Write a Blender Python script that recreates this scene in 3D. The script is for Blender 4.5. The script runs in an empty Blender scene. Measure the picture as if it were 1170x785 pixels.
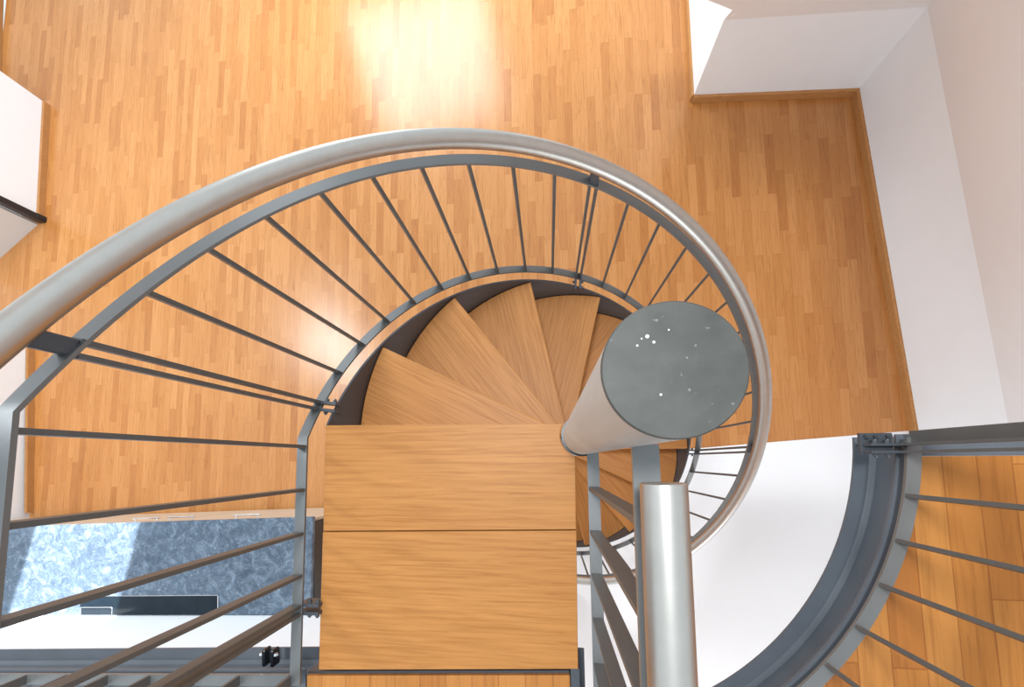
import bpy, bmesh, math, random
from mathutils import Vector, Matrix
random.seed(4)
SC = bpy.context.scene
COL = SC.collection
PI = math.pi

# ------------------------------------------------------------------ camera
FPX, PX, PY = 520.0, 541.4, 475.65
RM = Matrix(((0.98691538, 0.02019154, 0.1599698),
             (-0.00476641, 0.99534791, -0.09622792),
             (-0.16116859, 0.09420633, 0.9824204)))
DF = 3.92                       # camera height above the lower floor
DU = 1.20                       # camera height above the upper floor
ZU = DF - DU                    # upper floor level
cam_d = bpy.data.cameras.new('camera')
cam = bpy.data.objects.new('camera', cam_d)
COL.objects.link(cam)
cam.matrix_world = Matrix.Translation((0, 0, DF)) @ RM.to_4x4()
cam_d.sensor_fit = 'HORIZONTAL'
cam_d.sensor_width = 36.0
cam_d.lens = FPX / 1170 * 36
cam_d.shift_x = (585 - PX) / 1170
cam_d.shift_y = (PY - 392.5) / 1170
cam_d.clip_start = 0.02
SC.camera = cam


def at(u, v, z):
    """point of the place at height z seen at photograph pixel (u, v)"""
    d = RM @ Vector((u - PX, -(v - PY), -FPX))
    t = (z - DF) / d.z
    return Vector((d.x * t, d.y * t, z))


def atx(u, v, x):
    d = RM @ Vector((u - PX, -(v - PY), -FPX))
    t = x / d.x
    return Vector((x, d.y * t, DF + d.z * t))


# ------------------------------------------------------------------ materials
def newmat(name):
    m = bpy.data.materials.new(name)
    m.use_nodes = True
    nt = m.node_tree
    b = nt.nodes['Principled BSDF']
    return m, nt, b


def math_node(nt, op, a=None, b=None, c=None):
    n = nt.nodes.new('ShaderNodeMath')
    n.operation = op
    for i, v in enumerate((a, b, c)):
        if v is None:
            continue
        if isinstance(v, (int, float)):
            n.inputs[i].default_value = v
        else:
            nt.links.new(v, n.inputs[i])
    return n.outputs[0]


def ramp(nt, fac, stops):
    r = nt.nodes.new('ShaderNodeValToRGB')
    el = r.color_ramp.elements
    while len(el) < len(stops):
        el.new(0.5)
    for e, (p, c) in zip(el, stops):
        e.position = p
        e.color = (*c, 1)
    nt.links.new(fac, r.inputs[0])
    return r.outputs[0]


def mixc(nt, kind, fac, a, b):
    n = nt.nodes.new('ShaderNodeMix')
    n.data_type = 'RGBA'
    n.blend_type = kind
    for sock, v in ((n.inputs[0], fac), (n.inputs[6], a), (n.inputs[7], b)):
        if isinstance(v, (int, float)):
            sock.default_value = v
        elif isinstance(v, tuple):
            sock.default_value = (*v, 1)
        else:
            nt.links.new(v, sock)
    return n.outputs[2]


def noise(nt, vec, scale, detail=4, rough=0.55, dist=0.0):
    n = nt.nodes.new('ShaderNodeTexNoise')
    n.inputs['Scale'].default_value = scale
    n.inputs['Detail'].default_value = detail
    n.inputs['Roughness'].default_value = rough
    n.inputs['Distortion'].default_value = dist
    nt.links.new(vec, n.inputs['Vector'])
    return n.outputs['Fac']


def mapped(nt, scale, loc=(0, 0, 0), kind='Object'):
    tc = nt.nodes.new('ShaderNodeTexCoord')
    mp = nt.nodes.new('ShaderNodeMapping')
    mp.inputs['Scale'].default_value = scale
    mp.inputs['Location'].default_value = loc
    nt.links.new(tc.outputs[kind], mp.inputs['Vector'])
    return mp.outputs['Vector']


def parquet(name, w, length, dark, mid, light, rough, gap, spec=0.5):
    """strip parquet running along y: every strip has its own tone and grain"""
    m, nt, b = newmat(name)
    tc = nt.nodes.new('ShaderNodeTexCoord')
    sp = nt.nodes.new('ShaderNodeSeparateXYZ')
    nt.links.new(tc.outputs['Object'], sp.inputs[0])
    xs = math_node(nt, 'DIVIDE', sp.outputs[0], w)
    row = math_node(nt, 'FLOOR', xs)
    fx = math_node(nt, 'FRACT', xs)
    wn = nt.nodes.new('ShaderNodeTexWhiteNoise')
    wn.noise_dimensions = '1D'
    nt.links.new(row, wn.inputs['W'])
    off = math_node(nt, 'MULTIPLY', wn.outputs['Value'], 7.31)
    ys = math_node(nt, 'ADD', math_node(nt, 'DIVIDE', sp.outputs[1], length), off)
    bid = math_node(nt, 'FLOOR', ys)
    fy = math_node(nt, 'FRACT', ys)
    cb = nt.nodes.new('ShaderNodeCombineXYZ')
    nt.links.new(row, cb.inputs[0])
    nt.links.new(bid, cb.inputs[1])
    w2 = nt.nodes.new('ShaderNodeTexWhiteNoise')
    w2.noise_dimensions = '2D'
    nt.links.new(cb.outputs[0], w2.inputs['Vector'])
    tone = ramp(nt, w2.outputs['Value'], [(0, dark), (0.25, mid), (0.8, light), (1.0, mid)])
    # grain: stretched noise, shifted strip by strip
    cg = nt.nodes.new('ShaderNodeCombineXYZ')
    nt.links.new(math_node(nt, 'ADD', math_node(nt, 'MULTIPLY', sp.outputs[0], 60.0),
                           math_node(nt, 'MULTIPLY', w2.outputs['Value'], 90.0)), cg.inputs[0])
    nt.links.new(math_node(nt, 'MULTIPLY', sp.outputs[1], 3.5), cg.inputs[1])
    g = noise(nt, cg.outputs[0], 1.0, 5, 0.6, 1.2)
    gcol = ramp(nt, g, [(0.30, (0.72, 0.66, 0.58)), (0.5, (1, 1, 1)), (0.75, (1.06, 1.06, 1.06))])
    c = mixc(nt, 'MULTIPLY', 0.75, tone, gcol)
    big = noise(nt, mapped(nt, (0.6, 0.6, 0.6)), 1.0, 2)
    c = mixc(nt, 'MULTIPLY', 0.35, c, ramp(nt, big, [(0.3, (0.86, 0.82, 0.78)), (0.65, (1.05, 1.05, 1.05))]))
    ex = math_node(nt, 'LESS_THAN', math_node(nt, 'MINIMUM', fx, math_node(nt, 'SUBTRACT', 1.0, fx)), gap / w)
    ey = math_node(nt, 'LESS_THAN', math_node(nt, 'MINIMUM', fy, math_node(nt, 'SUBTRACT', 1.0, fy)), gap / length)
    edge = math_node(nt, 'MAXIMUM', ex, ey)
    c = mixc(nt, 'MULTIPLY', math_node(nt, 'MULTIPLY', edge, 0.5), c, (0.45, 0.28, 0.14))
    nt.links.new(c, b.inputs['Base Color'])
    rr = math_node(nt, 'ADD', math_node(nt, 'MULTIPLY', g, 0.12), rough - 0.06)
    nt.links.new(rr, b.inputs['Roughness'])
    b.inputs['Specular IOR Level'].default_value = spec
    return m


def oak(name, base, dark, rough=0.42):
    """oiled oak, grain along the local x axis"""
    m, nt, b = newmat(name)
    oi = nt.nodes.new('ShaderNodeObjectInfo')
    tc = nt.nodes.new('ShaderNodeTexCoord')
    ad = nt.nodes.new('ShaderNodeVectorMath')
    ad.operation = 'ADD'
    nt.links.new(tc.outputs['Object'], ad.inputs[0])
    sc = nt.nodes.new('ShaderNodeVectorMath')
    sc.operation = 'SCALE'
    sc.inputs[0].default_value = (3.0, 5.0, 2.0)
    nt.links.new(oi.outputs['Random'], sc.inputs['Scale'])
    nt.links.new(sc.outputs[0], ad.inputs[1])
    mp = nt.nodes.new('ShaderNodeMapping')
    mp.inputs['Scale'].default_value = (5.0, 120.0, 120.0)
    nt.links.new(ad.outputs[0], mp.inputs['Vector'])
    g = noise(nt, mp.outputs[0], 1.0, 6, 0.6, 0.6)
    mp2 = nt.nodes.new('ShaderNodeMapping')
    mp2.inputs['Scale'].default_value = (1.2, 9.0, 9.0)
    nt.links.new(ad.outputs[0], mp2.inputs['Vector'])
    g2 = noise(nt, mp2.outputs[0], 1.0, 3, 0.5, 1.0)
    c = ramp(nt, g, [(0.25, dark), (0.55, base), (0.8, tuple(min(1, x * 1.12) for x in base))])
    c = mixc(nt, 'MULTIPLY', 0.55, c, ramp(nt, g2, [(0.3, (0.90, 0.86, 0.80)), (0.6, (1.04, 1.03, 1.02))]))
    nt.links.new(c, b.inputs['Base Color'])
    b.inputs['Roughness'].default_value = rough
    b.inputs['Specular IOR Level'].default_value = 0.22
    return m


def paint(name, col, rough=0.5, spec=0.5, var=0.0, scale=6.0, metallic=0.0, bump=0.0):
    m, nt, b = newmat(name)
    v = mapped(nt, (1, 1, 1))
    n = noise(nt, v, scale, 5)
    lo = tuple(max(0, c * (1 - var)) for c in col)
    hi = tuple(min(1, c * (1 + var)) for c in col)
    nt.links.new(ramp(nt, n, [(0.3, lo), (0.7, hi)]), b.inputs['Base Color'])
    b.inputs['Roughness'].default_value = rough
    b.inputs['Metallic'].default_value = metallic
    b.inputs['Specular IOR Level'].default_value = spec
    if bump:
        bp = nt.nodes.new('ShaderNodeBump')
        bp.inputs['Strength'].default_value = bump
        bp.inputs['Distance'].default_value = 0.002
        nt.links.new(noise(nt, v, 60.0, 3), bp.inputs['Height'])
        nt.links.new(bp.outputs[0], b.inputs['Normal'])
    return m


M = {}
M['floor'] = parquet('strip parquet', 0.068, 0.52, (0.44, 0.168, 0.044), (0.505, 0.208, 0.057), (0.57, 0.252, 0.080), 0.24, 0.0008, 0.5)
M['upper_floor'] = parquet('gallery parquet', 0.068, 0.62, (0.41, 0.142, 0.026), (0.47, 0.174, 0.033), (0.53, 0.212, 0.046), 0.40, 0.0014, 0.35)
M['oak'] = oak('oiled oak', (0.50, 0.212, 0.058), (0.36, 0.132, 0.028))
M['skirting'] = oak('oak skirting', (0.50, 0.24, 0.085), (0.36, 0.15, 0.045))
M['white'] = paint('white wall paint', (0.90, 0.91, 0.925), 0.7, 0.2, 0.01)
M['white_floor'] = paint('white floor coating', (0.89, 0.895, 0.905), 0.5, 0.3, 0.012, 2.0)
M['steel'] = paint('grey painted steel', (0.105, 0.100, 0.094), 0.42, 0.4, 0.08, 14.0, 0.0)
M['rail'] = paint('satin grey steel flat', (0.125, 0.122, 0.116), 0.36, 0.6, 0.08, 14.0, 0.0)
_rb = M['rail'].node_tree.nodes['Principled BSDF']
_rb.inputs['Coat Weight'].default_value = 0.7
_rb.inputs['Coat IOR'].default_value = 1.75
_rb.inputs['Coat Roughness'].default_value = 0.38
M['dark_steel'] = paint('dark painted steel', (0.065, 0.070, 0.080), 0.45, 0.5, 0.12, 10.0, 0.1)
M['channel'] = paint('slate painted steel channel', (0.115, 0.125, 0.142), 0.42, 0.45, 0.10, 9.0, 0.0)
M['bolt'] = paint('bolt steel', (0.07, 0.075, 0.08), 0.45, 0.5, 0.1, 20.0, 0.2)
M['black'] = paint('black lacquer', (0.012, 0.014, 0.02), 0.3, 0.5, 0.1)
M['grey_door'] = paint('pale grey door lacquer', (0.72, 0.71, 0.69), 0.5, 0.3, 0.01)
M['cabinet'] = oak('beige cabinet front', (0.62, 0.50, 0.38), (0.52, 0.40, 0.29))
M['brown_panel'] = paint('dark brown panel', (0.06, 0.052, 0.045), 0.5, 0.4, 0.1)
M['chrome'] = paint('handle metal', (0.75, 0.75, 0.75), 0.25, 0.5, 0.02, 8.0, 1.0)


def stainless():
    m, nt, b = newmat('brushed stainless steel')
    n = noise(nt, mapped(nt, (40, 40, 40)), 1.0, 5, 0.6)
    nt.links.new(ramp(nt, n, [(0.3, (0.53, 0.485, 0.435)), (0.7, (0.57, 0.525, 0.475))]), b.inputs['Base Color'])
    b.inputs['Metallic'].default_value = 1.0
    b.inputs['Roughness'].default_value = 0.38
    return m


def column_mat():
    m, nt, b = newmat('waxed raw steel tube')
    v = mapped(nt, (6, 6, 1.2))
    n = noise(nt, v, 1.6, 6, 0.6, 0.8)
    nt.links.new(ramp(nt, n, [(0.3, (0.42, 0.41, 0.385)), (0.7, (0.58, 0.57, 0.545))]), b.inputs['Base Color'])
    b.inputs['Metallic'].default_value = 0.25
    b.inputs['Roughness'].default_value = 0.42
    return m


def cap_mat():
    m, nt, b = newmat('scuffed steel cap')
    v = mapped(nt, (1, 1, 1))
    n = noise(nt, v, 30.0, 6, 0.6)
    c = ramp(nt, n, [(0.3, (0.056, 0.053, 0.045)), (0.7, (0.088, 0.083, 0.072))])
    n2 = noise(nt, v, 150.0, 2, 0.5)
    spk = ramp(nt, n2, [(0.70, (0, 0, 0)), (0.76, (1, 1, 1))])
    c = mixc(nt, 'MIX', math_node(nt, 'MULTIPLY', spk, 0.35), c, (0.42, 0.41, 0.38))
    nt.links.new(c, b.inputs['Base Color'])
    b.inputs['Metallic'].default_value = 0.3
    b.inputs['Roughness'].default_value = 0.5
    return m


def stone():
    m, nt, b = newmat('mottled blue grey stone')
    v = mapped(nt, (1, 1, 1))
    n = noise(nt, v, 9.0, 8, 0.68, 1.6)
    n2 = noise(nt, v, 38.0, 6, 0.7, 2.2)
    c = ramp(nt, n, [(0.30, (0.040, 0.066, 0.100)), (0.5, (0.08, 0.118, 0.165)), (0.72, (0.21, 0.28, 0.35))])
    c = mixc(nt, 'SCREEN', 0.75, c, ramp(nt, n2, [(0.52, (0, 0, 0)), (0.78, (0.35, 0.39, 0.43))]))
    nt.links.new(c, b.inputs['Base Color'])
    b.inputs['Roughness'].default_value = 0.35
    return m


def glass_black():
    m, nt, b = newmat('black glass')
    n = noise(nt, mapped(nt, (1, 1, 1)), 4.0, 2)
    nt.links.new(ramp(nt, n, [(0.3, (0.006, 0.012, 0.02)), (0.7, (0.012, 0.022, 0.03))]), b.inputs['Base Color'])
    b.inputs['Roughness'].default_value = 0.08
    b.inputs['Specular IOR Level'].default_value = 0.22
    return m


M['stainless'] = stainless()
M['column'] = column_mat()
M['cap'] = cap_mat()
M['stone'] = stone()
M['glass'] = glass_black()
M['speck'] = paint('white paint speck', (0.8, 0.8, 0.78), 0.6)


# ------------------------------------------------------------------ mesh helpers
def obj(name, bm, mat, parent=None, smooth=False, loc=None, rotz=0.0):
    bmesh.ops.recalc_face_normals(bm, faces=bm.faces[:])
    me = bpy.data.meshes.new(name)
    bm.to_mesh(me)
    bm.free()
    me.materials.append(mat)
    if smooth:
        for p in me.polygons:
            p.use_smooth = True
        me.set_sharp_from_angle(angle=math.radians(35))
    o = bpy.data.objects.new(name, me)
    COL.objects.link(o)
    if parent:
        o.parent = parent
    if loc is not None:
        o.location = loc
    o.rotation_euler.z = rotz
    return o


def thing(name, label, cat, loc=(0, 0, 0), group=None):
    o = bpy.data.objects.new(name, None)
    o.empty_display_size = 0.1
    COL.objects.link(o)
    o.location = loc
    o['label'] = label
    o['category'] = cat
    if group:
        o['group'] = group
    return o


def tag(o, label, cat, group=None):
    o['label'] = label
    o['category'] = cat
    if group:
        o['group'] = group
    return o


def struct(name, bm, mat, label=None, smooth=False):
    o = obj(name, bm, mat, None, smooth)
    o['kind'] = 'structure'
    if label:
        o['label'] = label
        o['category'] = name.split('_')[0].split('.')[0]
    return o


def prism(bm, poly, z0, z1):
    """vertical prism over a plan polygon [(x, y)]"""
    a = [bm.verts.new((p[0], p[1], z0)) for p in poly]
    b = [bm.verts.new((p[0], p[1], z1)) for p in poly]
    n = len(poly)
    bm.faces.new(a[::-1])
    bm.faces.new(b)
    for i in range(n):
        j = (i + 1) % n
        bm.faces.new((a[i], a[j], b[j], b[i]))


def slab3(bm, pts, off):
    """solid from a planar polygon of 3D points, thickened by the vector off"""
    off = Vector(off)
    a = [bm.verts.new(Vector(p)) for p in pts]
    b = [bm.verts.new(Vector(p) + off) for p in pts]
    n = len(pts)
    bm.faces.new(a[::-1])
    bm.faces.new(b)
    for i in range(n):
        j = (i + 1) % n
        bm.faces.new((a[i], a[j], b[j], b[i]))


def box(bm, c, s, rotz=0.0):
    """box centred at c with full sizes s, turned about z"""
    mt = Matrix.Translation(c) @ Matrix.Rotation(rotz, 4, 'Z')
    vs = []
    for dz in (-.5, .5):
        for dx, dy in ((-.5, -.5), (.5, -.5), (.5, .5), (-.5, .5)):
            vs.append(bm.verts.new(mt @ Vector((dx * s[0], dy * s[1], dz * s[2]))))
    for f in ((3, 2, 1, 0), (4, 5, 6, 7), (0, 1, 5, 4), (1, 2, 6, 5), (2, 3, 7, 6), (3, 0, 4, 7)):
        bm.faces.new([vs[i] for i in f])


def bevel(bm, w, seg=1):
    bmesh.ops.recalc_face_normals(bm, faces=bm.faces[:])
    ed = [e for e in bm.edges if len(e.link_faces) == 2 and e.calc_face_angle(0) > 0.5]
    bmesh.ops.bevel(bm, geom=ed, offset=w, segments=seg, affect='EDGES', profile=0.5)


def cyl(bm, p0, p1, r, seg=24, r1=None):
    p0, p1 = Vector(p0), Vector(p1)
    r1 = r if r1 is None else r1
    d = (p1 - p0).normalized()
    s = d.orthogonal().normalized()
    t = d.cross(s)
    A, B = [], []
    for k in range(seg):
        a = 2 * PI * k / seg
        w = s * math.cos(a) + t * math.sin(a)
        A.append(bm.verts.new(p0 + w * r))
        B.append(bm.verts.new(p1 + w * r1))
    bm.faces.new(A[::-1])
    bm.faces.new(B)
    for k in range(seg):
        j = (k + 1) % seg
        bm.faces.new((A[k], A[j], B[j], B[k]))


def sweep_flat(bm, path, w, t):
    """rectangular bar along path = [(point, side vector)], w across, t high"""
    prev = None
    first = None
    for p, s in path:
        p, s = Vector(p), Vector(s).normalized()
        z = Vector((0, 0, 1))
        ring = [bm.verts.new(p + s * (a * w / 2) + z * (b * t / 2)) for a, b in ((-1, -1), (1, -1), (1, 1), (-1, 1))]
        if prev:
            for i in range(4):
                j = (i + 1) % 4
                bm.faces.new((prev[i], prev[j], ring[j], ring[i]))
        else:
            first = ring
        prev = ring
    bm.faces.new(first[::-1])
    bm.faces.new(prev)


def sweep_tube(bm, pts, r, seg=20):
    pts = [Vector(p) for p in pts]
    prev = first = None
    n = len(pts)
    for i, p in enumerate(pts):
        d = (pts[min(i + 1, n - 1)] - pts[max(i - 1, 0)]).normalized()
        s = d.cross(Vector((0, 0, 1)))
        s.normalize()
        u = s.cross(d)
        k = 1.0
        ring = [bm.verts.new(p + (s * math.cos(2 * PI * a / seg) + u * math.sin(2 * PI * a / seg)) * r * k) for a in range(seg)]
        if prev:
            for a in range(seg):
                b = (a + 1) % seg
                bm.faces.new((prev[a], prev[b], ring[b], ring[a]))
        else:
            first = ring
        prev = ring
    bm.faces.new(first[::-1])
    bm.faces.new(prev)


def bolt(bm, p, d, r=0.0065, h=0.007):
    """hexagon bolt head with a short shank"""
    p, d = Vector(p), Vector(d).normalized()
    cyl(bm, p, p + d * h, r, 6)
    cyl(bm, p + d * h, p + d * (h + 0.003), r * 0.55, 8)


# ------------------------------------------------------------------ stair geometry
CX, CY = 0.088, 0.063           # column axis
C0 = Vector((CX, CY, 0))
RR = 0.76                       # radius of the balustrade
RS = 0.712                      # stringer
RT = 0.704                      # tread ends
RISE = DU and (DF - DU) / 12.0
STEP = math.radians(25.56)
A0 = math.radians(178.8)


def pol(r, a, z):
    return Vector((CX + r * math.cos(a), CY + r * math.sin(a), z))


def rad(a):
    return Vector((math.cos(a), math.sin(a), 0))


def z_nose(a):                  # the line of the tread noses
    return ZU - RISE * (A0 - a) / STEP


def z_bottom(a):                # the low rail of the spiral balustrade
    return DF - (1.24 + 0.0785 * (math.radians(172.4) - a) / math.radians(8.71))


def z_top(a):
    return DF - (0.5365 + 0.0785 * (math.radians(172.4) - a) / math.radians(8.71))


# ------------------------------------------------------------------ setting: lower floor
bm = bmesh.new()
pL = at(800, 512, 0)
pR = at(975, 497.5, 0)
dr = (pR - pL).normalized()
e0 = pL - dr * (pL.x - 0.12) / dr.x
e1 = pR + dr * 3.0
prism(bm, [(-6.2, 6.5), (-6.2, -1.05), (0.12, -1.05), (e0.x, e0.y), (e1.x, e1.y), (4.4, 6.5)], -0.12, 0.0)
struct('floor', bm, M['floor'])
bm = bmesh.new()
prism(bm, [(e0.x, e0.y), (0.12, -1.05), (-6.2, -1.05), (-6.2, -4.2), (e1.x, -4.2), (e1.x, e1.y)], -0.12, 0.004)
struct('floor', bm, M['white_floor'])


def skirting(name, p, q, side, h=0.075, t=0.016):
    """oak skirting along the floor line p-q; side is the horizontal direction into the room"""
    bm = bmesh.new()
    p, q = Vector((p[0], p[1], 0.001)), Vector((q[0], q[1], 0.001))
    s = Vector((side[0], side[1], 0)).normalized()
    prof = ((0, 0), (t, 0), (t, h - 0.012), (t - 0.008, h), (0, h))
    A = [bm.verts.new(p + s * a + Vector((0, 0, b))) for a, b in prof]
    B = [bm.verts.new(q + s * a + Vector((0, 0, b))) for a, b in prof]
    n = len(prof)
    bm.faces.new(A)
    bm.faces.new(B[::-1])
    for i in range(n):
        j = (i + 1) % n
        bm.faces.new((A[i], B[i], B[j], A[j]))
    return struct(name, bm, M['skirting'])


# right-hand knee wall, and the wall across the alcove
HK = 0.743
k0 = at(975, 109, 0)            # inner corner
k1 = at(1040, 490, 0)
kd = (k1 - k0).normalized()
k2 = k0 + kd * 5.2              # runs on under the gallery
kn = Vector((kd.y, -kd.x, 0))
if kn.x < 0:
    kn = -kn                    # outwards, to the right
f0 = at(790, 116, 0)            # left front corner of the alcove wall
X0 = f0.x
t0 = at(975.3, 109, 0)
kt0 = at(1061.7, 17, HK)
# knee wall
bm = bmesh.new()
slab3(bm, [(k0.x, k0.y, 0), (k2.x, k2.y, 0), (k2.x, k2.y, HK), (k0.x, k0.y, HK)], kn * 0.15)
struct('wall_right', bm, M['white'])
# sloping roof above the knee wall
sl = math.radians(62)
up_r = Vector((-kn.x * math.cos(sl), -kn.y * math.cos(sl), math.sin(sl)))
# alcove front
fd = (k0 - f0).normalized()
fn = Vector((-fd.y, fd.x, 0))
if fn.y < 0:
    fn = -fn                    # away from the room
bm = bmesh.new()
slab3(bm, [(f0.x, f0.y, 0), (k0.x, k0.y, 0), (k0.x, k0.y, HK), (f0.x, f0.y, HK)], fn * 0.12)
struct('wall_front', bm, M['white'])
# alcove cheek (lit by the dormer window)
c2 = atx(831, 25.8, X0)
c3 = atx(844.5, 14.4, X0)
c4 = atx(808, 0, X0)
c4 = c3 + (c4 - c3) * 1.25
c4.z = max(c4.z, 0.05)
cf = atx(784, -60, X0)
bm = bmesh.new()
slab3(bm, [(X0, f0.y, 0), (X0, f0.y, HK), (X0, f0.y - (2.4 - HK) / math.tan(sl) + 0.03, 2.4), (X0, f0.y + 2.6, 2.4), (X0, f0.y + 2.6, 0)], (0.06, 0, 0))
struct('wall_left', bm, M['white'])
# roof plane over the alcove: leans into the room
up_f = Vector((-fn.x * math.cos(sl), -fn.y * math.cos(sl), math.sin(sl)))
ra = Vector((f0.x + 0.0, f0.y, HK)) + fd * 0.0
rb = Vector((k0.x, k0.y, HK))


def on_plane(u, v, p, n):
    d = RM @ Vector((u - PX, -(v - PY), -FPX))
    o = Vector((0, 0, DF))
    t = (p - o).dot(n) / d.dot(n)
    return o + d * t


nf = fd.cross(up_f).normalized()
q3 = on_plane(844.5, 14.4, ra, nf)
q4 = on_plane(808, 0, ra, nf)
q4 = q3 + (q4 - q3) * 2.2
hd = fd.cross(up_f).cross(kd.cross(up_r)).normalized()
if hd.z < 0:
    hd = -hd
hip = rb + hd * 3.6
qh = Vector(q4)
qh += up_f * 2.4
bm = bmesh.new()
slab3(bm, [ra, rb, hip, qh, q4, q3], nf * (0.1 if nf.y > 0 else -0.1))
struct('ceiling', bm, M['white'])
nr = kd.cross(up_r).normalized()
if nr.x < 0:
    nr = -nr
bm = bmesh.new()
slab3(bm, [rb, hip, Vector((k2.x, k2.y, HK)) + up_r * 3.2, Vector((k2.x, k2.y, HK))], nr * 0.1)
struct('ceiling', bm, M['white'])
skirting('baseboard_right', k0, k0 + kd * (k1 - k0).length * 1.02, -kn)
skirting('baseboard_front', f0, k0, -fn)
skirting('baseboard_left', (X0, f0.y), (X0, f0.y + 2.5), (-1, 0))

# left-hand walls
l0 = at(56.5, 121, 0)
l1 = at(50, 248, 0)
HL = 2.45
bm = bmesh.new()
prism(bm, [(l0.x, l0.y), (l1.x, l1.y), (l1.x - 0.05, l1.y), (l1.x - 2.2, l1.y + 0.4), (l0.x - 2.2, l0.y)], 0, HL)
struct('wall_left', bm, M['white'])
skirting('baseboard_left', l0, l1, (1, 0))
w0 = at(4, -60, 0)
w1 = at(3.5, 90, 0)
bm = bmesh.new()
prism(bm, [(w1.x - 0.0, l0.y + 0.0), (w0.x, 6.3), (w0.x - 0.15, 6.3), (w1.x - 0.15, l0.y)], 0, HL)
struct('wall_left', bm, M['white'])
skirting('baseboard_left', (w1.x, l0.y), (w0.x, 6.3), (1, 0))
v0 = at(38.5, 396, 0)
v1 = at(36, 602, 0)
bm = bmesh.new()
prism(bm, [(v0.x, v0.y), (v1.x, -1.05), (v1.x - 0.3, -1.05), (v1.x - 2.2, v0.y)], 0, HL)
struct('wall_left', bm, M['white'])
skirting('baseboard_left', (v0.x, v0.y), (v1.x, at(30, 601, 0.97).y - 0.02), (1, 0))

# black framed wall end and the pale door leaf standing open beside it
d0 = at(50.5, 251, 0)
door = thing('door_1', 'pale grey door leaf standing open beside the black jamb at left', 'door', (d0.x, d0.y, 0))
door['kind'] = 'structure'
a0 = at(43, 257, 0)
a1 = at(-30, 322, 0)
dd = (a1 - a0).normalized()
dn = Vector((dd.y, -dd.x, 0))
if dn.x < 0:
    dn = -dn
bm = bmesh.new()
slab3(bm, [a0 - Vector((d0.x, d0.y, 0)), a0 + dd * 0.9 - Vector((d0.x, d0.y, 0)),
           a0 + dd * 0.9 + Vector((0, 0, 2.1)) - Vector((d0.x, d0.y, 0)), a0 + Vector((0, 0, 2.1)) - Vector((d0.x, d0.y, 0))], -dn * 0.04)
leaf = obj('door_leaf', bm, M['grey_door'], door)
bm = bmesh.new()
box(bm, (-0.012, -0.010, 1.08), (0.085, 0.06, 2.16), 0.0)
box(bm, (0.030, -0.006, 0.05), (0.014, 0.055, 0.10), 0.0)
bevel(bm, 0.004)
obj('door_jamb', bm, M['black'], door)['label'] = 'black door jamb'

# ------------------------------------------------------------------ kitchen under the gallery
ZW = 0.97
ke = at(357.5, 590.5, ZW)
kw = at(30, 601, ZW)
bA, bB = at(40, 703.5, ZW), at(345, 703.5, ZW)
BD = (bB - bA).normalized()


def back(x):
    return bA.y + BD.y / BD.x * (x - bA.x)


wx0 = v1.x + 0.004
front = lambda x: kw.y + (ke.y - kw.y) * (x - kw.x) / (ke.x - kw.x)
bm = bmesh.new()
prism(bm, [(wx0, front(wx0)), (ke.x, ke.y), (ke.x, back(ke.x) + 0.002), (wx0, back(wx0) + 0.002)], ZW - 0.035, ZW)
bevel(bm, 0.003)
tag(obj('worktop', bm, M['stone']), 'mottled blue grey stone worktop along the white kitchen wall', 'worktop')
bm = bmesh.new()
prism(bm, [(-6.2, back(-6.2)), (0.02, back(0.02)), (0.02, back(0.02) - 0.12), (-6.2, back(-6.2) - 0.12)], 0.006, 2.5)
struct('wall_back', bm, M['white'])
# base units
han = [(152.5, 183.0), (192.0, 223.0), (267.0, 298.0)]
edges = [wx0 + 0.01, at(105, 592, ZW).x, at(187.5, 592, ZW).x, at(261, 592, ZW).x, ke.x - 0.012]
cab_labels = ['beige kitchen base cabinet in the corner beside the left wall',
              'beige kitchen base cabinet with the leftmost of three bar handles',
              'beige kitchen base cabinet with the middle one of three bar handles',
              'beige kitchen base cabinet with the rightmost bar handle and a dark brown end panel']
fang = math.atan2(ke.y - kw.y, ke.x - kw.x)
for i in range(4):
    xa, xb = edges[i] + 0.001, edges[i + 1] - 0.001
    xm = (xa + xb) / 2
    t = thing('base_cabinet', cab_labels[i], 'cabinet', (xm, front(xm) - 0.035, 0), 'kitchen base cabinets')
    t.rotation_euler.z = fang
    W = (xb - xa) / math.cos(fang)
    DP = abs(front(xm) - back(xm)) - 0.075
    bm = bmesh.new()
    box(bm, (0, -DP / 2, 0.5 * (ZW - 0.036 + 0.10)), (W, DP, ZW - 0.036 - 0.10))
    obj('body', bm, M['brown_panel'], t)
    bm = bmesh.new()
    box(bm, (0, -DP / 2 - 0.025, 0.053), (W, DP - 0.06, 0.095))
    obj('plinth', bm, M['brown_panel'], t)
    bm = bmesh.new()
    box(bm, (0, 0.011, 0.5 * (ZW - 0.04 + 0.11)), (W - 0.004, 0.02, ZW - 0.04 - 0.11))
    bevel(bm, 0.002)
    dr_ = obj('door', bm, M['cabinet'], t)
    if i > 0:
        u0, u1 = han[i - 1]
        hz = ZW - 0.06
        h0 = at(u0, 590, hz).x - xm
        h1 = at(u1, 590, hz).x - xm
        bm = bmesh.new()
        cyl(bm, (h0, 0.058, hz), (h1, 0.058, hz), 0.0055, 12)
        for hx in (h0 + 0.02, h1 - 0.02):
            cyl(bm, (hx, 0.020, hz), (hx, 0.058, hz), 0.004, 10)
        obj('handle', bm, M['chrome'], dr_, True)['label'] = 'slim metal bar handle'
YB = back(at(170, 690, ZW).x) + 0.004
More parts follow.
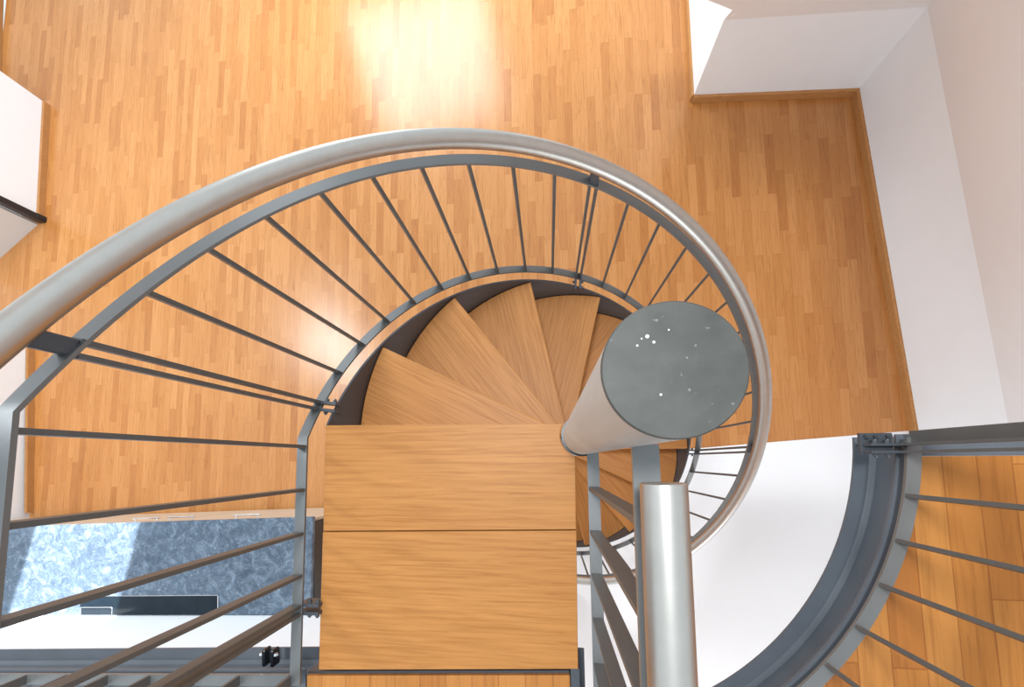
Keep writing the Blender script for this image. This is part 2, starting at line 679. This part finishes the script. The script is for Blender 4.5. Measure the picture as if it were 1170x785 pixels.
# black glass at the back of the worktop
g0 = at(93, 681.5, ZW + 0.004)
g1 = at(250, 681.5, ZW + 0.004)
t = thing('hob', 'black glass hob strip let into the back of the stone worktop', 'hob', (g0.x, back(g0.x) + 0.006, ZW + 0.0005))
t.rotation_euler.z = math.atan2(BD.y, BD.x)
YB = back(g0.x) + 0.006
bm = bmesh.new()
box(bm, ((g1.x - g0.x) / 2, (g0.y - YB) / 2 + 0.001, 0.003), (g1.x - g0.x, g0.y - YB - 0.004, 0.006))
obj('glass_plate', bm, M['glass'], t)
bm = bmesh.new()
L = g1.x - g0.x
D = g0.y - YB
box(bm, (L + 0.003, D / 2, 0.004), (0.006, D, 0.008))
box(bm, (L / 2, D + 0.0015, 0.004), (L, 0.003, 0.008))
obj('trim_frame', bm, M['chrome'], t)
bm = bmesh.new()
u0, u1 = 0.008, at(130, 690, ZW).x - g0.x
yy = at(110, 694.5, ZW).y - YB
for a, b in (((u0, 0.006), (u0, yy)), ((u0, yy), (u1 - 0.01, yy)), ((u1, yy - 0.01), (u1, 0.006)), ((u1 - 0.01, yy), (u1, yy - 0.01))):
    cyl(bm, (a[0], a[1], 0.0075), (b[0], b[1], 0.0075), 0.0022, 8)
obj('control_outline', bm, M['chrome'], t)

# ------------------------------------------------------------------ upper floor and its steel edge
gA, gB = at(60, 764.5, ZU), at(345, 764.5, ZU)
GD = (gB - gA).normalized()                     # along the gallery edge
GN = Vector((GD.y, -GD.x, 0))                   # into the floor, away from the void


def edge_at(x):
    return gA.y + GD.y / GD.x * (x - gA.x)


ET = edge_at(0.0)
XR = at(662, 764, ZU).x                         # right edge of the gangway behind the landing
import itertools
pts = [at(u, v, ZU) for u, v in ((1022.8, 522), (1010.7, 614.7), (990, 664.6), (962.6, 709), (930, 750.6), (897, 785))]
# circle through the ring points (least squares)
Sx = [p.x for p in pts]
Sy = [p.y for p in pts]


def circle(xs, ys):
    n = len(xs)
    A = [[sum(x * x for x in xs), sum(x * y for x, y in zip(xs, ys)), sum(xs)],
         [sum(x * y for x, y in zip(xs, ys)), sum(y * y for y in ys), sum(ys)],
         [sum(xs), sum(ys), n]]
    B = [sum(x * (x * x + y * y) for x, y in zip(xs, ys)), sum(y * (x * x + y * y) for x, y in zip(xs, ys)),
         sum(x * x + y * y for x, y in zip(xs, ys))]
    s = Matrix(A).inverted() @ Vector(B)
    cx, cy = s[0] / 2, s[1] / 2
    return cx, cy, math.sqrt(s[2] + cx * cx + cy * cy)


GX, GY, GR = circle(Sx, Sy)
print('ring circle', GX, GY, GR)
YE = at(1041, 496, ZU).y                        # straight gallery edge on the right
aE = math.asin(max(-1, min(1, (YE - GY) / GR)))
XD = max(XR, GX - 0.02)
aS = -PI / 2 + (XD - GX) / GR if XD > GX else -PI / 2
arc = [(GX + GR * math.cos(aS + (aE - aS) * i / 60), GY + GR * math.sin(aS + (aE - aS) * i / 60)) for i in range(61)]


def inset(r):
    a2 = [(GX + r * math.cos(aS + (aE - aS) * i / 60), GY + r * math.sin(aS + (aE - aS) * i / 60)) for i in range(61)]
    return a2


e = 0.045                                       # flange reach
e2 = e + 0.006
arc2 = inset(GR + e2)
pf = [(-6.2, -4.0), (2.6, -4.0), (2.6, YE - e2)] + [(x, min(y, YE - e2)) for x, y in arc2[::-1]] + \
     [(at(651, 771, ZU).x, arc2[0][1]), tuple(at(651, 771.5, ZU))[:2], tuple(at(351, 772, ZU))[:2], (at(351, 772, ZU).x, edge_at(-0.6) - e2), (-6.2, edge_at(-6.2) - e2)]
bm = bmesh.new()
prism(bm, pf, ZU - 0.14, ZU)
struct('floor', bm, M['upper_floor'])


def channel(name, path, h=0.155, tf=0.007):
    """U-section edge beam with its open side to the void; path = [(tip point, inward vector)]"""
    prof = [(0, 0), (0, -tf), (e - 0.008, -tf), (e, -tf - 0.008), (e, -h + tf + 0.010), (e - 0.010, -h + tf), (0, -h + tf), (0, -h), (e + 0.005, -h), (e + 0.005, 0)]
    bm = bmesh.new()
    prev = first = None
    for p, s in path:
        p, s = Vector((p[0], p[1], ZU + 0.002)), Vector(s)
        ring = [bm.verts.new(p + s * a + Vector((0, 0, b))) for a, b in prof]
        if prev:
            for i in range(len(prof)):
                j = (i + 1) % len(prof)
                bm.faces.new((prev[i], prev[j], ring[j], ring[i]))
        else:
            first = ring
        prev = ring
    bm.faces.new(first[::-1])
    bm.faces.new(prev)
    return struct(name, bm, M['channel'])


xe_ = at(349, 766, ZU).x
channel('trim_1', [((-6.2, edge_at(-6.2)), GN), ((xe_, edge_at(xe_)), GN)])
# plain dark edge angle along the right side of the gangway
xw = at(652, 771, ZU).x
bm = bmesh.new()
yt = at(656, 764, ZU).y
prism(bm, [(xw, yt), (XR, yt), (XR, arc[0][1] + 0.001), (xw, arc[0][1] + 0.001)], ZU - 0.155, ZU - 0.002)
prism(bm, [(XR, at(664, 740, ZU - 0.155).y), (XR + 0.022, at(664, 740, ZU - 0.155).y), (XR + 0.022, arc[0][1] + 0.001), (XR, arc[0][1] + 0.001)], ZU - 0.155, ZU - 0.146)
struct('trim_3', bm, M['dark_steel'])
# dark steel strip closing the floor edge behind the landing
fA, fB = at(351, 772, ZU), at(651, 771.5, ZU)
fdir = (fB - fA).normalized()
fnn = Vector((-fdir.y, fdir.x, 0))
bm = bmesh.new()
slab3(bm, [(fA.x - 0.004, fA.y, ZU - 0.155), (fB.x, fB.y, ZU - 0.155), (fB.x, fB.y, ZU - 0.012), (fA.x - 0.004, fA.y, ZU - 0.012)], fnn * 0.006)
struct('trim_4', bm, M['dark_steel'])
n = len(arc)
pth = [((x, y), ((x - GX) / GR, (y - GY) / GR, 0)) for x, y in arc[:-1]]
pth += [(arc[-1], (1, -1, 0)), ((2.6, YE), (0, -1, 0))]
channel('trim_2', pth)

# ------------------------------------------------------------------ the spiral staircase
st = thing('spiral_staircase', 'oak and steel spiral staircase winding down around a round steel column', 'staircase', (CX, CY, 0))
O = Vector((CX, CY, 0))
ZC = DF - 0.333
RC = 0.0495
bm = bmesh.new()
cyl(bm, (0, 0, 0.0), (0, 0, ZC - 0.004), RC, 64)
col = obj('column', bm, M['column'], st, True)
bm = bmesh.new()
cyl(bm, (0, 0, ZC - 0.004), (0, 0, ZC - 0.001), RC, 64, RC)
cyl(bm, (0, 0, ZC - 0.001), (0, 0, ZC), RC, 64, RC - 0.001)
cap = obj('column_cap', bm, M['cap'], col, True)
cap['label'] = 'dark scuffed round steel cap'
for u, v, r in ((739.5, 384.5, 2.2), (747, 391, 1.6), (728, 395, 1.3), (733, 387, 1.0), (764, 377, 1.0), (755, 451, 1.4)):
    p = at(u, v, ZC) - O
    bm = bmesh.new()
    cyl(bm, (p.x, p.y, ZC), (p.x, p.y, ZC + 0.0004), r * 0.333 / 520, 8)
    obj('paint_speck', bm, M['speck'], cap)
# black collar where the column passes the landing
bm = bmesh.new()
cyl(bm, (0, 0, ZU - 0.03), (0, 0, ZU - 0.002), RC + 0.0045, 48)
obj('collar', bm, M['black'], st, True)
# landing boards
LT = 0.042
x0 = at(371, 520, ZU).x
x1 = at(658.5, 570, ZU).x
yf = at(636, 484.5, ZU).y
ym = at(500, 607, ZU).y
yb = at(500, 765, ZU).y
rc = RC + 0.008
a_s = math.asin((yf - CY) / rc) if abs(yf - CY) < rc else PI / 2
a_s = PI - a_s
a_e = 2 * PI - math.acos((x1 - CX) / rc) if abs(x1 - CX) < rc else PI * 1.5
def lp(u, v):
    p = at(u, v, ZU) - O
    return (p.x, p.y)


bd = [lp(371.5, 486)]
bd += [(rc * math.cos(a_s + (a_e - a_s) * i / 16), rc * math.sin(a_s + (a_e - a_s) * i / 16)) for i in range(17)]
bd += [lp(658.3, 605), lp(369.3, 606.8)]
bm = bmesh.new()
prism(bm, bd, ZU - LT, ZU)
bevel(bm, 0.0012)
obj('landing_board', bm, M['oak'], st)
bm = bmesh.new()
prism(bm, [lp(368.7, 608), lp(658.6, 606.2), lp(660.5, 764.5), lp(364, 765.5)], ZU - LT, ZU)
bevel(bm, 0.0012)
obj('landing_board', bm, M['oak'], st)
# support under the landing
for xb_, ln in ((x0 + 0.045, 0.02), (x1 - 0.09, 0.10)):
    bm = bmesh.new()
    box(bm, (xb_ - CX, (yb + ym) / 2 - CY, ZU - LT - 0.052), (0.05, abs(yb - yf) - ln, 0.10))
    obj('landing_bearer', bm, M['dark_steel'], st)
# winders
TT = 0.042
for i in range(1, 12):
    a_n = A0 - STEP * i
    z = ZU - RISE * i
    bm = bmesh.new()
    span = STEP + math.radians(3.2)
    pl = []
    for k in range(15):
        a = span * k / 14
        pl.append((RT * math.cos(a), RT * math.sin(a)))
    ri = RC + 0.001
    for k in range(7):
        a = span * (6 - k) / 6
        pl.append((ri * math.cos(a), ri * math.sin(a)))
    prism(bm, pl, -TT, 0)
    bevel(bm, 0.003)
    obj('tread', bm, M['oak'], st, False, (0, 0, z), a_n)
# stringer plate
bm = bmesh.new()
prev = first = None
aBeg = PI - math.asin((yf - CY) / RS) - 0.012
aEnd = A0 - STEP * 11.6
N = 150
for k in range(N + 1):
    a = aBeg + (aEnd - aBeg) * k / N
    zt = z_nose(a) + 0.010
    zb = max(zt - 0.27, 0.002)
    zt = max(zt, zb + 0.02)
    ring = [bm.verts.new(Vector((r * math.cos(a), r * math.sin(a), z))) for r, z in ((RS - 0.006, zb), (RS, zb), (RS, zt), (RS - 0.006, zt))]
    if prev:
        for i in range(4):
            j = (i + 1) % 4
            bm.faces.new((prev[i], prev[j], ring[j], ring[i]))
    else:
        first = ring
    prev = ring
bm.faces.new(first[::-1])
bm.faces.new(prev)
obj('stringer', bm, M['dark_steel'], st, True)['label'] = 'curved dark steel stringer'

# ------------------------------------------------------------------ balustrades
FW, FT = 0.029, 0.008
BW, BT = 0.025, 0.0085
TR = 0.0222
XL = CX - RR
A180 = PI
ZB0, ZT0 = z_bottom(A180), z_top(A180)
YEND = edge_at(XL) - 0.015       # corner with the gallery balustrade
aStop = math.radians(-92)


def spiral_path(zf, straight_to):
    p = []
    for k in range(9):
        y = straight_to + (CY - straight_to) * k / 8
        p.append((Vector((XL, y, zf(A180))), Vector((-1, 0, 0))))
    for k in range(1, 141):
        a = A180 + (aStop - A180) * k / 140
        p.append((pol(RR, a, zf(a)), rad(a)))
    return p


sb = thing('spiral_balustrade', 'grey steel balustrade with stainless handrail curving down around the spiral stair', 'balustrade', pol(RR, PI / 2, 0))
SO = sb.location.copy()


def shift(path):
    return [(p - SO, s) for p, s in path]


bm = bmesh.new()
sweep_flat(bm, shift(spiral_path(z_bottom, YEND + FW / 2 - 0.027)), FW, FT)
obj('bottom_rail', bm, M['rail'], sb, True)
bm = bmesh.new()
sweep_flat(bm, shift(spiral_path(z_top, YEND + FW / 2 - 0.027)), FW, FT)
obj('top_rail', bm, M['rail'], sb, True)
HR = 0.078
bm = bmesh.new()
hp = [p - SO + Vector((0, 0, HR)) for p, s in spiral_path(z_top, YEND + 0.02)]
sweep_tube(bm, hp, TR, 24)
obj('handrail', bm, M['stainless'], sb, True)['label'] = 'brushed stainless steel tube handrail'


def baluster(parent, base, zb, zt, ang, origin, name='baluster', w=BW, t=BT):
    bm = bmesh.new()
    box(bm, (0, 0, (zb + zt) / 2), (w, t, zt - zb))
    return obj(name, bm, M['steel'], parent, False, Vector((base.x, base.y, 0)) - Vector((origin.x, origin.y, 0)), ang)


def double_post(parent, base, zb, zt, ang, origin, reach, zfoot, bracket=True, outward=-1):
    """two flat bars side by side, a bolted foot reaching to the stair, a short arm to the handrail"""
    loc = Vector((base.x, base.y, 0)) - Vector((origin.x, origin.y, 0))
    ca, sa = math.cos(ang), math.sin(ang)
    for s in (-1, 1):
        off = 0.0105 * s
        bm = bmesh.new()
        box(bm, (0, 0, (zb + zt) / 2), (BW, BT, zt - zb))
        p = obj('post', bm, M['steel'], parent, False, loc + Vector((-sa * off, ca * off, 0)), ang)
        bm = bmesh.new()
        box(bm, (outward * reach / 2, 0, zfoot), (reach, BT, 0.05))
        obj('foot_plate', bm, M['dark_steel'], p)
        for fr in (0.45, 0.85):
            bm = bmesh.new()
            bolt(bm, (outward * reach * fr, s * BT / 2, zfoot + 0.012), (0, s, 0), 0.006)
            obj('bolt', bm, M['bolt'], p)
    if bracket:
        bm = bmesh.new()
        box(bm, (0, 0, zt + (HR - TR * 0.6) / 2), (0.02, 0.026, HR - TR * 0.6))
        bevel(bm, 0.002)
        obj('handrail_bracket', bm, M['dark_steel'], parent, False, loc, ang)


# angles of the bars on the curve, from the first double post downwards
aD = math.radians(172.5)
dA = math.radians(8.71)
for k in range(0, 31):
    a = aD - dA * k
    if a < aStop:
        break
    zb, zt = z_bottom(a), z_top(a)
    if k % 10 == 0:
        double_post(sb, pol(RR, a, 0), zb, zt, a, SO, RR - RS + 0.012, zb - 0.012)
    else:
        baluster(sb, pol(RR, a, 0), zb, zt, a, SO)
# straight run beside the landing
for v in (510.4, 559.7, 609.6, 657.7):
    y = at(345, v, ZB0).y
    baluster(sb, Vector((XL, y, 0)), ZB0, ZT0, 0.0, SO)
y = at(347, 697, ZB0).y
double_post(sb, Vector((XL, y, 0)), ZB0, ZT0, 0.0, SO, x0 - XL + 0.005, ZB0 - 0.03, True, 1)

# gallery balustrade on the left, along the floor edge
gl = thing('gallery_balustrade', 'grey steel balustrade along the straight gallery edge left of the landing', 'balustrade', (-1.2, YEND, ZU))
GO = gl.location.copy()


def gal(x, z):
    """point over the centre line of the gallery balustrade"""
    return Vector((x, edge_at(x) - 0.015, z)) - Vector((GO.x, GO.y, 0))


gang = math.atan2(GD.y, GD.x)
xe = XL - FW / 2 - 0.001
for nm, zz in (('bottom_rail', ZB0 - ZU), ('top_rail', ZT0 - ZU)):
    bm = bmesh.new()
    sweep_flat(bm, [(gal(-3.0, zz), -GN), (gal(xe, zz), -GN)], FW, FT)
    obj(nm, bm, M['rail'], gl)
bm = bmesh.new()
sweep_tube(bm, [gal(-3.0, ZT0 + HR - ZU), gal(-2.0, ZT0 + HR - ZU), gal(XL - TR - 0.001, ZT0 + HR - ZU)], TR, 20)
obj('handrail', bm, M['stainless'], gl, True)
xs0 = at(222, 770, ZB0).x
dx = at(222, 770, ZB0).x - at(172, 770, ZB0).x
for x in [xs0 - dx * k for k in range(-1, 18)] + [at(332, 770, ZB0).x]:
    baluster(gl, Vector((x, edge_at(x) - 0.015, 0)), ZB0 - ZU, ZT0 - ZU, gang + PI / 2, GO)

fx = at(306, 750, ZU - 0.06)
for s in (-1, 1):
    bm = bmesh.new()
    box(bm, (0, 0, 0), (0.012, 0.048, 0.036))
    bevel(bm, 0.005, 2)
    fp = obj('foot_plate', bm, M['black'], gl, False, (fx.x - GO.x + s * 0.013, edge_at(fx.x) + 0.003 - GO.y, -0.075), gang)
    bm = bmesh.new()
    bolt(bm, (s * 0.006, 0.008, 0.008), (s, 0, 0), 0.007, 0.007)
    obj('bolt', bm, M['chrome'], fp)

# landing balustrade on the right: starts at the column
lb = thing('landing_balustrade', 'straight grey steel balustrade with stainless tube handrail right of the oak landing', 'balustrade', (0.112, -0.4, ZU))
LO = lb.location.copy()
XB = 0.111
ZB1, ZT1, ZH1 = DF - 1.19, DF - 0.556, DF - 0.476
y1 = -0.74
bm = bmesh.new()
sweep_flat(bm, [(Vector((XB, y1, ZB1)) - LO, (1, 0, 0)), (Vector((XB, CY - RC + 0.004, ZB1)) - LO, (1, 0, 0))], FW, FT)
obj('bottom_rail', bm, M['rail'], lb)
bm = bmesh.new()
sweep_flat(bm, [(Vector((XB, y1, ZT1)) - LO, (1, 0, 0)), (Vector((XB, CY - RC + 0.004, ZT1)) - LO, (1, 0, 0))], 0.030, FT)
obj('top_rail', bm, M['rail'], lb)
yh = at(769, 553, ZH1 + TR).y
bm = bmesh.new()
cyl(bm, Vector((XB, yh, ZH1)) - LO, Vector((XB, y1, ZH1)) - LO, TR, 40)
bevel(bm, 0.0012)
obj('handrail', bm, M['stainless'], lb, True)['label'] = 'brushed stainless steel tube with a flat closed end'
for yy_ in (yh - 0.03, -0.45):
    bm = bmesh.new()
    box(bm, Vector((XB, yy_, (ZT1 + ZH1) / 2 - 0.006)) - LO, (0.012, 0.03, ZH1 - ZT1 - 0.012))
    obj('handrail_bracket', bm, M['steel'], lb)
for v in (558, 607.3, 656.6, 707, 758.6, 809):
    y = at(678, v, ZB1).y
    baluster(lb, Vector((XB, y, 0)), ZB1 - ZU, ZT1 - ZU, 0.0, LO)

# ring balustrade around the round opening
rg = thing('gallery_balustrade', 'curved grey steel balustrade around the round gallery opening at right', 'balustrade', (GX + GR, GY, ZU))
RO = rg.location.copy()
rr = GR + FW / 2 + 0.001
a1r = math.asin(max(-1, min(1, (at(1035, 500, ZB0).y - GY) / rr)))
a0r = -PI / 2 + 0.02


def ring_path(z):
    return [(Vector((GX + rr * math.cos(a0r + (a1r - a0r) * i / 50), GY + rr * math.sin(a0r + (a1r - a0r) * i / 50), z)) - RO,
             rad(a0r + (a1r - a0r) * i / 50)) for i in range(51)]


bm = bmesh.new()
sweep_flat(bm, ring_path(ZB0), FW, FT)
obj('bottom_rail', bm, M['rail'], rg, True)
bm = bmesh.new()
sweep_flat(bm, ring_path(ZT0), FW, FT)
obj('top_rail', bm, M['rail'], rg, True)
bm = bmesh.new()
sweep_tube(bm, [p + Vector((0, 0, HR)) for p, s in ring_path(ZT0)], TR, 20)
obj('handrail', bm, M['stainless'], rg, True)
for u, v in ((1028, 565), (1019, 616), (999, 665), (969.5, 710), (934, 750.6), (899, 783), (857, 814), (808, 838), (757, 853)):
    p = at(u, v, ZB0)
    a = math.atan2(p.y - GY, p.x - GX)
    p = Vector((GX + rr * math.cos(a), GY + rr * math.sin(a), 0))
    baluster(rg, p, ZB0 - ZU, ZT0 - ZU, a, RO)
# end post with its bolted foot
pe = at(1034, 512, ZB0)
pl_ = pe - RO
for s in (-1, 1):
    bm = bmesh.new()
    box(bm, (0, 0, (ZT0 + ZB0) / 2 - ZU), (BW, 0.006, ZT0 - ZB0))
    po = obj('post', bm, M['steel'], rg, False, Vector((pl_.x, pl_.y + s * 0.0085, 0)))
    bm = bmesh.new()
    xl = at(984, 505, ZU).x - pe.x
    box(bm, ((xl + 0.015) / 2, 0, 0.010), (0.015 - xl, 0.006, 0.045))
    obj('foot_plate', bm, M['dark_steel'], po)
    for bx in (xl * 0.78, xl * 0.42):
        bm = bmesh.new()
        bolt(bm, (bx, s * 0.003, 0.022), (0, s, 0), 0.0065)
        obj('bolt', bm, M['bolt'], po)
bm = bmesh.new()
box(bm, (pl_.x + 0.014, pl_.y + 0.0225, (ZT0 + ZB0) / 2 - ZU), (0.006, 0.032, ZT0 - ZB0))
obj('end_plate', bm, M['steel'], rg)
bm = bmesh.new()
xl = at(981, 505, ZU).x - pe.x
box(bm, (pl_.x + xl / 2 - 0.004, pl_.y + 0.012, 0.001), (-xl - 0.008, 0.048, 0.008))
bp = obj('base_plate', bm, M['dark_steel'], rg)
for bx in (xl * 0.82, xl * 0.56, xl * 0.22):
    bm = bmesh.new()
    bolt(bm, (pl_.x + bx, pl_.y + 0.028, 0.005), (0, 0, 1), 0.0065)
    obj('bolt', bm, M['bolt'], bp)

# ------------------------------------------------------------------ light
w = bpy.data.worlds.new('sky')
SC.world = w
w.use_nodes = True
nt = w.node_tree
bg = nt.nodes['Background']
bg.inputs[0].default_value = (0.77, 0.90, 1.0, 1)
bg.inputs[1].default_value = 1.05


def area(name, loc, target, sx, sy, power, col=(1, 1, 1)):
    ld = bpy.data.lights.new(name, 'AREA')
    ld.shape = 'RECTANGLE'
    ld.size, ld.size_y = sx, sy
    ld.energy = power
    ld.color = col
    o = bpy.data.objects.new(name, ld)
    COL.objects.link(o)
    o.location = loc
    o.rotation_euler = (Vector(target) - Vector(loc)).to_track_quat('-Z', 'Y').to_euler()
    return o


area('window_light', (-1.65, 5.9, 2.2), (-1.1, 3.0, 0.0), 1.9, 1.6, 105, (0.88, 0.95, 1.0))
area('roof_window_light', (-4.7, 3.0, 7.0), (-1.0, 0.6, 1.0), 2.0, 2.4, 400, (0.88, 0.95, 1.0))
area('skylight', (-0.4, 0.8, 8.2), (0.4, 0.0, 0.0), 0.7, 0.7, 190, (0.90, 0.96, 1.0))

area('lower_fill_light', (1.3, -3.6, 1.5), (0.9, -0.6, 0.0), 1.8, 1.3, 44, (0.90, 0.96, 1.0))  # added fill lamp that brightens the white floor under the gallery

# unseen floating panel, added so that its hole shapes the sun patch on the worktop
sun_dir = Vector((-0.297, -0.955, -1.25)).normalized()
pc = at(87, 652, ZW)
hole = [at(u, v, ZW) for u, v in ((50, 603), (153, 592), (120, 714), (16, 714))]
rc_ = pc - sun_dir * 5.4
RN = Vector((0, 1, 1 / math.tan(sl))).normalized()          # panel normal, pointing outwards


def to_panel(p):
    t = (rc_ - p).dot(RN) / (-sun_dir).dot(RN)
    return p - sun_dir * t


ax = Vector((1, 0, 0))
ay = RN.cross(ax)
q = [to_panel(p) for p in hole]
bm = bmesh.new()
outer = [rc_ + ax * a + ay * b for a, b in ((-1.5, -1.5), (1.5, -1.5), (1.5, 1.5), (-1.5, 1.5))]
key = lambda p: math.atan2((p - rc_).dot(ay), (p - rc_).dot(ax))
q = sorted(q, key=key)
outer = sorted(outer, key=key)
for k in range(4):
    m_ = (k + 1) % 4
    slab3(bm, [outer[k], outer[m_], q[m_], q[k]], RN * 0.02)
struct('ceiling', bm, M['white'])  # added mask for the sun beam, hangs free above the camera
sd = bpy.data.lights.new('sun', 'SPOT')
far = 30.0
sd.spot_size = 2 * math.atan(0.95 / far)
sd.spot_blend = 0.0
sd.shadow_soft_size = 0.12
sd.energy = 16.0 * 4 * PI * PI * (far + 5.4) ** 2 / PI
so = bpy.data.objects.new('sun', sd)
COL.objects.link(so)
so.location = rc_ - sun_dir * far
so.rotation_euler = sun_dir.to_track_quat('-Z', 'Y').to_euler()

SC.view_settings.view_transform = 'Standard'
SC.view_settings.look = 'None'
SC.view_settings.exposure = 0.12
SC.view_settings.gamma = 1.0
SC.view_settings.use_curve_mapping = False
